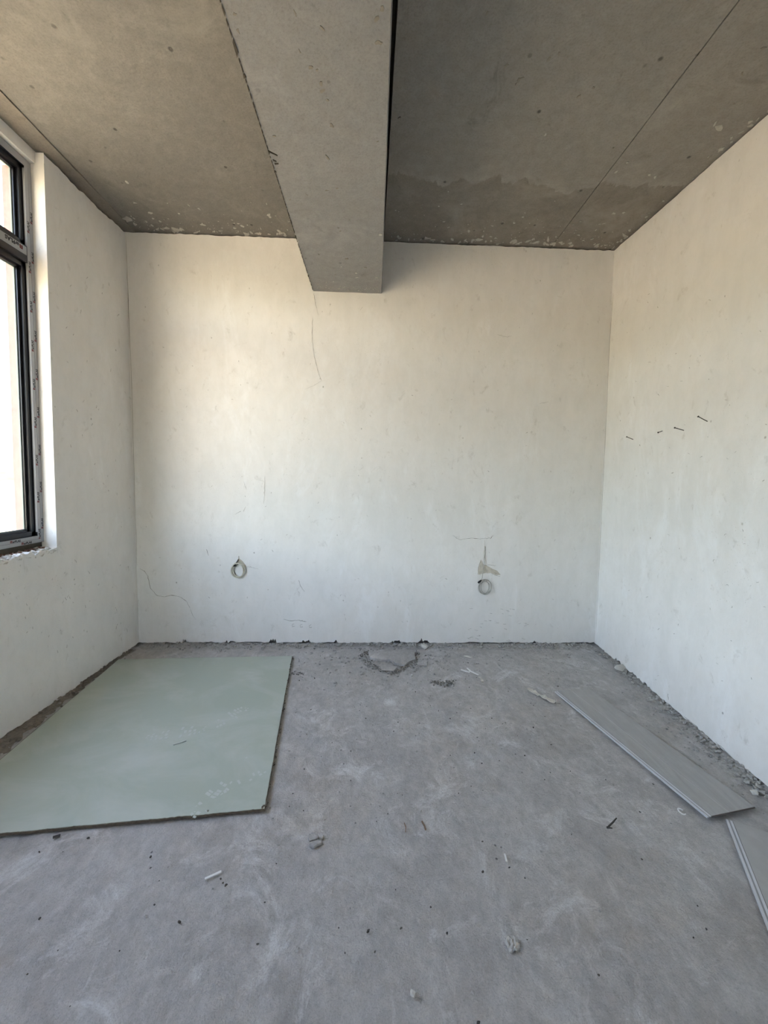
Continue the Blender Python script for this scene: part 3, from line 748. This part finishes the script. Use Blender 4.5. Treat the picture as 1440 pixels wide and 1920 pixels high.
# made-up window behind the camera, added to fill the dark side of the room
fill_win = tag(empty('added_fill_window', (1.7, YF-.11, FILL_W[2])), 'added fill-light window, unseen in the wall behind the camera', None, None, 'structure')
def fill_part(name, mat, *boxes):
    m = MB()
    for a, b in boxes: m.box(a, b)
    return m.build(name, mat, fill_win)
x0, x1, z0, z1 = FILL_W
fill_part('frame', BLACKPVC, ((x0, YF-.14, z0), (x0+.07, YF-.08, z1)), ((x1-.07, YF-.14, z0), (x1, YF-.08, z1)), ((x0+.07, YF-.14, z0), (x1-.07, YF-.08, z0+.07)), ((x0+.07, YF-.14, z1-.07), (x1-.07, YF-.08, z1)))
fill_part('pane', GLASS, ((x0+.06, YF-.112, z0+.06), (x1-.06, YF-.108, z1-.06)))

# printed lettering on the film
def text_mesh(txt, size):
    cu = bpy.data.curves.new('lettering', 'FONT'); cu.body = txt; cu.size = size; cu.extrude = .00025; cu.offset = .0007; cu.resolution_u = 2
    o = bpy.data.objects.new('lettering', cu); COL.objects.link(o); bpy.context.view_layer.update()
    me = bpy.data.meshes.new_from_object(o.evaluated_get(bpy.context.evaluated_depsgraph_get())); bpy.data.objects.remove(o); bpy.data.curves.remove(cu)
    return me
LET = text_mesh('arPLAS', .0185); LET.materials.append(INK)
lw = max(v.co.x for v in LET.vertices)
def logo_mesh():
    m = MB()
    for a, b in (((0, 0), (.004, .014)), ((.008, 0), (.012, .014)), ((.004, .010), (.008, .014)), ((.004, .004), (.008, .007))):
        m.box((a[0], a[1], -.00025), (b[0], b[1], .00025))
    me = bpy.data.meshes.new('logo'); me.from_pydata([tuple(v) for v in m.v], [], m.f); me.materials.append(REDINK); return me
LOGO = logo_mesh()
def print_at(parent, y, z, dirv, upv, xoff, k=1.0):
    """one printed mark (red badge, then the name) running along dirv on the room-side film"""
    d = Vector(dirv); u = Vector(upv); n = d.cross(u)
    base = Matrix((d*k, u*k, n*k)).transposed().to_4x4()
    off = Vector((0, 0, 0)); p = parent
    while p is not None: off += p.location; p = p.parent
    for nm, me, s in (('film_badge', LOGO, 0), ('film_lettering', LET, .015*k)):
        o = bpy.data.objects.new(nm, me); COL.objects.link(o); o.parent = parent
        q = shear(Vector((XF+xoff, y, z)))+d*s
        mw = base.copy(); mw.translation = q-off; o.matrix_local = mw
UPZ = (0, 0, 1)
for i in range(10):
    z = .955+.197*i
    if z > 2.70: break
    print_at(film, YA-.003, z, (0, .0228, 1), (0, -1, 0), .0015, .80)      # outer strip, reading upwards
    print_at(film, YA-.021, z-.055, (0, .0228, 1), (0, -1, 0), .0007, .80) # inner strip
for i in range(7):
    y = YA-.135-.197*i
    print_at(film, y, FB+.003, (0, 1, 0), UPZ, .0015, .85)
    print_at(film, y-.06, FB+.021, (0, 1, 0), UPZ, .0007, .80)
for i in range(4):
    print_at(tf, YA-FWd-.028-.2*i, TR0+.083, (0, -1, 0), (0, 0, -1), .0015, 1.35)

# exterior reveal: white render strip then pink stone cladding
def outer(name, mat, x0, x1, y0, y1, parent):
    m = MB(); n = 40
    for i in range(n):
        za, zb = lerp(SILL-.1, H+.35, i/n), lerp(SILL-.1, H+.35, (i+1)/n); ja, jb = jamb(za), jamb(zb)
        m.add([(x0, y0+ja, za), (x1, y0+ja, za), (x1, y1, za), (x0, y1, za), (x0, y0+jb, zb), (x1, y0+jb, zb), (x1, y1, zb), (x0, y1, zb)], [(0, 1, 5, 4), (1, 2, 6, 5), (3, 0, 4, 7), (2, 3, 7, 6)]+([(0, 3, 2, 1)] if i == 0 else [])+([(4, 5, 6, 7)] if i == n-1 else []))
    o = m.build(name, mat, parent); return o
outer('render_strip', WHITE, -.152, -.121, WIN0+.022, WIN0+.12, wall_left)
outer('stone_facing', TUFF, -.245, -.153, WIN0+.034, WIN0+.6, wall_left)
m = MB(); m.box((-.245, WIN1-.8, -.5), (-.236, WIN0+.05, SILL-.06)); m.build('stone_facing', TUFF, wall_left)

# broken rough sill under the window
m = MB(); n, na = 420, 10
rnd = random.Random(9)
for i in range(n+1):
    y = lerp(WIN0+.001, WIN1, i/n)
    for k in range(na+1):
        t = k/na; x = lerp(.004, XO, t)
        lump = .014*nz(y*23, x*30, 2)+.010*nz(y*60, x*60, 5)+.005*nz(y*130, x*130, 9)
        edge = -.014*(1-t)**3
        z = SILL-.022+edge+lump*(1 if t < .75 else .3)+.02*t*0
        if k == 0: z -= .012; x -= .004
        m.v.append(Vector((x+(.006*nz(y*40, k, 3) if k < 3 else 0), y+(jamb(z) if i == 0 else 0), min(z, FB-.003))))
for i in range(n):
    for k in range(na):
        a = i*(na+1)+k; m.f.append((a, a+1, a+na+2, a+na+1))
sill = tag(m.build('sill_bed', simple('sill_mortar', (.50, .47, .42), .95, .45, 28, bump=.9)), 'rough broken mortar bed below the window frame', None, None, 'structure')
flip(sill)
m = MB()
for _ in range(330):
    y = rnd.uniform(WIN0-.015, -1.6); x = rnd.uniform(-.045, .002); m.stone((x, y, SILL-.028+rnd.uniform(-.014, .007)), rnd.uniform(.003, .010) if rnd.random() < .85 else rnd.uniform(.010, .016), .6, rnd)
tag(m.build('sill_chips', CHIP, sill), kind='stuff')
m = MB()
for _ in range(170):
    y = rnd.uniform(WIN0-.03, -1.6); m.stone((rnd.uniform(-.068, -.04), y, SILL-.014+rnd.uniform(-.012, .0)), rnd.uniform(.003, .009), .6, rnd)
tag(m.build('sill_chips', REDMORT, sill), kind='stuff')

# ------------------------------------------------------------------ outside
m = MB(); n, k_ = 90, 70
for i in range(n+1):
    for j in range(k_+1):
        x = 120-380*(i/n); y = lerp(-160, 200, j/k_)
        d = -x
        z = -7+.08*max(0, d-12)+.0006*max(0, d-30)**1.6+.5*nz(x*.06, y*.06, 2)+.25*nz(x*.3, y*.3, 7)*clamp(d/10)
        m.v.append(Vector((x, y, z)))
for i in range(n):
    for j in range(k_):
        a = i*(k_+1)+j; m.f.append((a, a+1, a+k_+2, a+k_+1))
hill = tag(m.build('hillside', GRASS, smooth=True), 'sunlit bare ground rising to a yellow-green grassy slope outside the window', 'hillside', None, 'structure'); flip(hill)
m = MB(); n, k_ = 8, 80
for i in range(n+1):
    for j in range(k_+1):
        y = lerp(-500, 700, j/k_); t = i/n
        m.v.append(Vector((-300-260*t, y, -10+t*(95+25*nz(y*.006, 4)+8*nz(y*.03, 9)))))
for i in range(n):
    for j in range(k_):
        a = i*(k_+1)+j; m.f.append((a, a+1, a+k_+2, a+k_+1))
far = tag(m.build('far_hill', FARHILL, smooth=True), 'pale distant hill beyond the grassy slope', 'hill', None, 'structure'); flip(far)

# ------------------------------------------------------------------ gypsum board on the floor
FRb, NRb, NLb = Vector((1.171, -.189, 0)), Vector((1.336, -1.453, 0)), Vector((.16, -1.587, 0))
FLb = Vector((.020, -.262, 0))
def edge_pts(a, b, n, amp, seed):
    d = (b-a).normalized(); s = Vector((-d.y, d.x, 0))
    return [a.lerp(b, i/n)+s*(amp*nz(i*.12, seed)+amp*.6*nz(i*.7, seed, 3)+amp*.4*nz(i*1.7, seed, 6)) for i in range(n)]
outl = edge_pts(FLb, NLb, 30, .002, 1)+edge_pts(NLb, NRb, 140, .0028, 2)+edge_pts(NRb, FRb, 60, .0022, 3)+edge_pts(FRb, FLb, 50, .004, 4)
board = tag(empty('gypsum_board', (.67, -.87, 0)), 'pale green gypsum board lying on the floor under the window', 'board')
def lift(p): return .002+.003*max(0, nz(p.x*2.5, p.y*2.5, 4))
c = sum(outl, Vector())/len(outl)
m = MB(); m.slab(outl, [lift(p) for p in outl], [lift(p)+.0085 for p in outl]); flip(m.build('shaded_gypsum_core', CORE_SHADED, board))
top = [p+(c-p).normalized()*.0035 for p in outl]
m = MB(); m.slab(top, [lift(p)+.0085 for p in outl], [lift(p)+.0098 for p in outl]); flip(m.build('face_paper', BOARD, board))
ZT = .0098+.002
# crumbled right-hand edge
m = MB(); rb = random.Random(4)
for _ in range(70):
    t = rb.random()**.8; p = NRb.lerp(FRb, t); m.stone((p.x+rb.uniform(-.004, .006), p.y, .008+rb.uniform(-.004, .005)), rb.uniform(.002, .005), .7, rb)
for u, v in ((533, 1330), (530, 1333), (497, 1512), (492, 1515), (500, 1508)):
    p = onfloor(u, v, .01); m.stone((p.x, p.y, .012), .007, .6, rb)
tag(m.build('crumbled_edge', CORE_SHADED, board), kind='stuff')
# dusty shoe prints on the board
def footprint(u, v, ang, ln=.27):
    c_ = onfloor(u, v, ZT); m = MB(); ca, sa = math.cos(ang), math.sin(ang); rf = random.Random(int(u))
    for i in range(13):
        t = (i+.5)/13
        if .42 < t < .56: continue
        hw = .046*math.sin(math.pi*clamp(t*.92+.06))**.45*(1 if t > .5 else .82)
        for k in range(3):
            if rf.random() < .38: continue
            a0 = lerp(-hw, hw, k/3)+.003; a1 = lerp(-hw, hw, (k+1)/3)-.003; b0 = (t-.5)*ln-.0065; b1 = b0+.011+rf.uniform(-.004, .002)
            sk = .006*(k-1)
            pts = [(a0, b0+abs(sk)), (a1, b0+abs(sk)*.4), (a1, b1+abs(sk)*.4), (a0, b1+abs(sk))]
            m.plate([(c_.x+x*ca-y*sa, c_.y+x*sa+y*ca, ZT-.0012) for x, y in pts], (0, 0, 1), .0018)
    tag(m.build('dusty_footprint', DUST, board), kind='stuff')
footprint(445, 1480, -.75); footprint(395, 1500, -.35, .2); footprint(330, 1375, -1.3); footprint(430, 1345, -.6, .22); footprint(485, 1395, -.3, .2); footprint(400, 1410, -.9, .16)

# ------------------------------------------------------------------ laminate planks
def plank(name, far_mid, near_mid, wd, z_far, z_near, label, mat, line_at):
    """click plank: board, bright tongue on the left long edge, groove line, dark core"""
    f = Vector((*far_mid, z_far)); nmid = Vector((*near_mid, z_near)); d = (nmid-f); L = d.length; d.normalize()
    s = Vector((-d.y, d.x, 0)).normalized()    # towards the right-hand (wall) side when walking to the camera... flipped below
    if s.x < 0: s = -s
    up = s.cross(d); up = up if up.z > 0 else -up
    root = tag(empty(name, (near_mid[0], near_mid[1], 0)), label, 'plank')
    def P(a, b, h): return f+s*a+d*b+up*h
    def bar(nm, a0, a1, h0, h1, mt, b0=0, b1=L, bev=0):
        m = MB(); m.add([P(a0, b0, h0), P(a1, b0, h0), P(a1, b1, h0), P(a0, b1, h0), P(a0, b0, h1), P(a1, b0, h1), P(a1, b1, h1), P(a0, b1, h1)],
                        [(0, 3, 2, 1), (4, 5, 6, 7), (0, 1, 5, 4), (1, 2, 6, 5), (2, 3, 7, 6), (3, 0, 4, 7)])
        o = m.build(nm, mt, root); flip(o); return o
    h = wd/2
    bar('core', -h+.02, h, 0, .0066, LAMCORE)
    bar('groove_ledge', -h+.007, -h+.020, .001, .0050, GROOVE)
    bar('tongue', -h, -h+.007, .0005, .0062, TONGUE)
    bar('tongue', -h+.0125, -h+.0195, .004, .0068, TONGUE)
    if line_at:
        bar('decor_strip', -h+.021, line_at-.0012, .0066, .0080, mat); bar('decor_strip', line_at+.0012, h, .0066, .0080, mat)
        bar('bevel_line', line_at-.0012, line_at+.0012, .0066, .0073, TONGUE)
    else: bar('decor_strip', -h+.021, h, .0066, .0080, mat)
    bar('locking_edge', h, h+.004, .001, .004, LAMCORE)
    return root
plank('laminate_plank', (2.949, -.589), (3.120, -1.470), .232, -.001, .0095, 'grey laminate plank by the right wall, its near end resting on another', LAM1, -.012)
p2o = Vector((3.08, -1.49)); p2d = Vector((-.50, -.866)); p2s = Vector((.866, -.50))
fm = p2o+p2s*.1; nm_ = fm+p2d*.95
plank('laminate_plank', (fm.x, fm.y), (nm_.x, nm_.y), .20, .0, .0, 'plain grey laminate plank at the right edge, partly under the other', LAM2, None)

# ------------------------------------------------------------------ cable coils on the back wall
def coil(name, u, v, r, loops, rad, mat, label, seed, tail, spread=.006):
    c0 = onback(u, v, .012); root = tag(empty(name, c0), label, 'cable')
    rc = random.Random(seed); path = []
    n = 30*loops
    sp = spread; cx = [rc.uniform(-sp, sp) for _ in range(loops+1)]; cz = [rc.uniform(-sp*1.2, sp) for _ in range(loops+1)]; rs_ = [r*rc.uniform(.74, 1.14) for _ in range(loops+1)]
    for i in range(n+1):
        t = i/30; k = min(int(t), loops-1); fr = t-k
        rr_ = lerp(rs_[k], rs_[k+1], fr); a = 2*math.pi*t+2.2
        path.append(c0+Vector((lerp(cx[k], cx[k+1], fr)+rr_*math.cos(a)*.9, -.004*(k % 3)+.004*math.sin(a*1.5), lerp(cz[k], cz[k+1], fr)+rr_*math.sin(a)*1.08)))
    m = MB(); m.tube(path, rad, 6); m.build('wire_loops', mat, root, smooth=True)
    tp = [onback(a, b, o_) for a, b, o_ in tail]
    m = MB(); m.tube(tp, rad*.9, 6); m.build('wire_tail', mat, root, smooth=True)
    return root
c1 = coil('cable_coil', 447, 1069, .054, 4, .0042, WIRE, 'thick cream cable coil hanging on the back wall at left', 2, [(448, 1042, -.004), (447, 1048, .006), (444, 1054, .012), (440, 1060, .014)])
m = MB(); p = onback(440, 1060, .016); m.tube([p+Vector((-.012, 0, -.003)), p, p+Vector((.012, 0, .003))], [.007, .0085, .006], 7)
m.tube([onback(442, 1057, .018), onback(447, 1049, .012)], .0035, 6); m.build('tape_wrap', TAPE, c1)
c2 = coil('cable_coil', 909, 1101, .050, 4, .0022, WIREG, 'thin grey wire coil below the chipped plaster scar', 6, [(909, 1024, .002), (908, 1045, .006), (906, 1070, .012), (904, 1084, .014), (900, 1091, .014)], .013)
m = MB(); p = onback(899, 1091, .016); m.tube([p+Vector((-.012, 0, -.006)), p, p+Vector((.014, 0, .012))], [.005, .0085, .006], 7)
m.tube([p, p+Vector((-.006, -.002, -.012))], .004, 6); m.build('tape_wrap', TAPE, c2)
c2b = onback(903, 1113, .012)

# ------------------------------------------------------------------ nails in the right wall
def nail(ub, vb, uh, vh, d, label):
    b = onright(ub, vb); x = b.x-d; h = at(uh, vh, 0, x)
    ax = (b-h).normalized()
    root = tag(empty('wall_nail', b), label, 'nail', 'nails in the right wall')
    m = MB(); m.tube([h, h.lerp(b, .5), b+ax*.012], .0021, 7); m.build('shank', NAIL, root, smooth=True)
    m = MB(); m.tube([h-ax*.001, h+ax*.0012], .0046, 9); m.build('head', NAIL, root)
nail(1187, 824, 1175, 819, .045, 'dark nail in the right wall, nearest the room corner')
nail(1242, 808, 1234, 811, .030, 'shortest dark nail in the right wall, tilting down')
nail(1282, 807, 1265, 802, .055, 'dark nail in the right wall, second from the right')
nail(1326, 790, 1309, 781, .055, 'highest and rightmost dark nail in the right wall')
# ------------------------------------------------------------------ small litter on the floor
def strip(name, px, wd, th, mat, label, cat='scrap', z=0, curl=0, seed=0, parent=None):
    P = [onfloor(u, v, z) for u, v in px]; Q = []
    for i in range(len(P)-1):
        for k in range(5): Q.append(P[i].lerp(P[i+1], k/5))
    Q.append(P[-1]); n = len(Q); m = MB(); vs, fs = [], []
    for i, p in enumerate(Q):
        t = (Q[min(i+1, n-1)]-Q[max(i-1, 0)]).normalized(); s = Vector((-t.y, t.x, 0)).normalized(); tw = curl*nz(i*.4, seed)*2
        s = s*math.cos(tw)+Vector((0, 0, 1))*math.sin(tw); w_ = wd*(.8+.4*abs(nz(i*.6, seed, 2)))*.5
        lz = abs(s.z)*w_
        b = p+Vector((0, 0, lz+.0004))
        vs += [b+s*w_, b-s*w_, b-s*w_+Vector((0, 0, th)), b+s*w_+Vector((0, 0, th))]
    for i in range(n-1):
        for k in range(4): fs.append((4*i+k, 4*i+(k+1) % 4, 4*i+4+(k+1) % 4, 4*i+4+k))
    fs += [(3, 2, 1, 0), (4*n-4, 4*n-3, 4*n-2, 4*n-1)]
    m.add(vs, fs); o = m.build(name, mat, parent); flip(o)
    if parent is None: recentre(o); tag(o, label, cat)
    return o
strip('plastic_strip', [(384, 1649), (415, 1635)], .0075, .003, STRIPW, 'pale plastic strip on the screed in front of the green board')
strip('plastic_strip', [(946, 1602), (950, 1617)], .0065, .003, STRIPW, 'tiny pale strip on the open floor, right of centre')
m = MB(); P = [onfloor(u, v, .003) for u, v in ((1156, 1534), (1150, 1541), (1144, 1547), (1140, 1551))]
m.tube(P, [.0022, .003, .003, .003], 6); m.tube([P[-1]+Vector((-.005, -.001, 0)), P[-1]+Vector((.006, -.002, 0)), P[-1]+Vector((.014, -.004, 0))], [.0035, .003, .002], 6)
o = recentre(m.build('bent_nail', GRIT_D)); tag(o, 'dark bent nail lying left of the laminate planks', 'nail')
# crumpled film scrap
m = MB(); c_ = onfloor(961, 1771); n = 9
for i in range(n):
    for j in range(n):
        x = (i/(n-1)-.5)*.034; y = (j/(n-1)-.5)*.034
        m.v.append(c_+Vector((x+.004*nz(i*.7, j*.7, 3), y+.004*nz(i*.7, j*.7, 8)+x*.3, .0015+.011*abs(nz(i*.6, j*.6, 5)))))
for i in range(n-1):
    for j in range(n-1):
        if (i, j) in ((0, 0), (7, 0), (0, 7), (6, 7), (7, 7), (7, 6)): continue
        a = i*n+j; m.f.append((a, a+1, a+n+1, a+n))
o = m.build('crumpled_scrap', simple('grey_paper', (.47, .455, .43), .85, .12, 40)); md = o.modifiers.new('thickness', 'SOLIDIFY'); md.thickness = .0008; flip(o); recentre(o); tag(o, 'crumpled grey paper scrap nearest the camera', 'scrap')
m = MB(); p = onfloor(773, 1864); m.stone((p.x, p.y, .0045), .0075, .8, R); o = recentre(m.build('pebble', CHIP)); tag(o, 'small white pebble at the bottom of the photo', 'pebble')
# pressed mortar lump
def lump(px, th, mat, name, parent=None):
    pts = [onfloor(u, v) for u, v in px]; c_ = sum(pts, Vector())/len(pts); m = MB(); n = 24; ring = []
    for i in range(n):
        t = i/n*len(pts); k = int(t); ring.append(pts[k].lerp(pts[(k+1) % len(pts)], t-k))
    vs, fs = [], []
    for q, h in ((1, -.001), (.97, th*.75), (.86, th), (.45, th*1.02)):
        for p in ring:
            v = c_.lerp(p, q); v.z = h+.0006*nz(p.x*200, p.y*200, q); vs.append(v)
    vs.append(c_+Vector((0, 0, th)))
    for q in range(3):
        for i in range(n): j = (i+1) % n; fs.append((q*n+i, q*n+j, (q+1)*n+j, (q+1)*n+i))
    for i in range(n): fs.append((3*n+i, 3*n+(i+1) % n, 4*n))
    fs.append(tuple(range(n-1, -1, -1)))
    m.add(vs, fs); o = m.build(name, mat, parent); flip(o); return o
mroot = tag(empty('mortar_lump', onfloor(592, 1576)), 'flat trodden mortar lump split in two on the middle floor', 'mortar')
lump([(579, 1566), (586, 1562), (596, 1566), (597, 1573), (580, 1579), (577, 1572)], .006, FLOOR, 'mortar_half', mroot)
lump([(580, 1581), (590, 1578), (603, 1576), (603, 1583), (594, 1587), (588, 1591), (579, 1586)], .006, FLOOR, 'mortar_half', mroot)
lump([(598, 1567), (603, 1565), (607, 1568), (605, 1574), (599, 1573)], .006, FLOOR, 'mortar_half', mroot)
# rusty staples
strip('rusty_wire', [(758, 1544), (761, 1552), (760, 1561)], .003, .003, RUST, 'thin rusty wire bit in the middle of the screed, left of two', 'wire')
strip('rusty_nail', [(791, 1541), (796, 1550), (798, 1557)], .006, .004, RUST, 'thicker rusty nail bit in the middle of the screed, right of two', 'nail')
# torn cable strips near the back wall
root = tag(empty('torn_strip', onfloor(885, 1265)), 'white forked plastic strip on the floor near the back wall', 'scrap')
for px, wd in (([(864, 1256), (873, 1259), (881, 1261)], .018), ([(876, 1253), (882, 1259), (897, 1266)], .013)):
    strip('strip_piece', px, wd, .003, STRIPW, None, parent=None)
for o in [x for x in COL.objects if x.name.startswith('strip_piece')]:
    o.parent = root; o.location = o.location-root.location
    for k in ('label', 'category'):
        if k in o: del o[k]
o = strip('tan_chip', [(898, 1270), (903, 1275), (905, 1279)], .016, .004, TAN, 'small tan chip touching the white forked strip', curl=.4, seed=4)
o = strip('paper_twist', [(990, 1292), (998, 1297), (1010, 1304), (1024, 1310), (1036, 1316), (1044, 1318)], .030, .005, TAN, 'tan twisted paper strip beside the far end of the laminate plank', curl=.5, seed=9)
o = strip('board_splinter', [(325, 1397), (338, 1393), (349, 1389)], .009, .004, DUST, 'pale splinter lying on top of the green board', z=.0128)
m = MB(); c_ = onfloor(1278, 1522, .003)
m.tube([c_+Vector((.010*math.cos(a), .014*math.sin(a), .001)) for a in [i*.5+.4 for i in range(11)]], .0026, 6); o = recentre(m.build('curled_shaving', STRIPW)); tag(o, 'pale curled shaving just left of the laminate plank', 'scrap')
m = MB(); p = onfloor(876, 1233); m.stone((p.x, p.y, .008), .018, .5, R, .5); o = recentre(m.build('plaster_chip', CHIP)); tag(o, 'angular white plaster chip above the forked strip', 'chip')
m = MB(); p = onfloor(797, 1214); m.stone((p.x, p.y-.01, .014), .026, .6, R, .5); o = recentre(m.build('plaster_chip', CHIP)); tag(o, 'pale plaster chip in the hole at the back wall foot', 'chip')
m = MB(); p = onfloor(1163, 1256); m.stone((p.x-.01, p.y, .016), .03, .6, R, .5); o = recentre(m.build('plaster_chip', CHIP)); tag(o, 'pale plaster chip at the right wall foot', 'chip')
m = MB(); p = onfloor(773, 1268); m.stone((p.x, p.y, .006), .009, .9, R, .3); o = recentre(m.build('pebble', CHIP)); tag(o, 'tiny white pebble just before the broken screed', 'pebble')
m = MB(); p = onfloor(1415, 1488); m.stone((p.x, p.y, .008), .014, .7, R, .4); o = recentre(m.build('pebble', CHIP)); tag(o, 'pale pebble between the plank and the right wall', 'pebble')
m = MB(); p = onfloor(105, 1572); m.tube([p+Vector((-.01, 0, .004)), p+Vector((.008, .008, .004))], .004, 6)
o = recentre(m.build('dark_crumb', GRIT_D)); tag(o, 'dark crumb just in front of the green board', 'crumb')
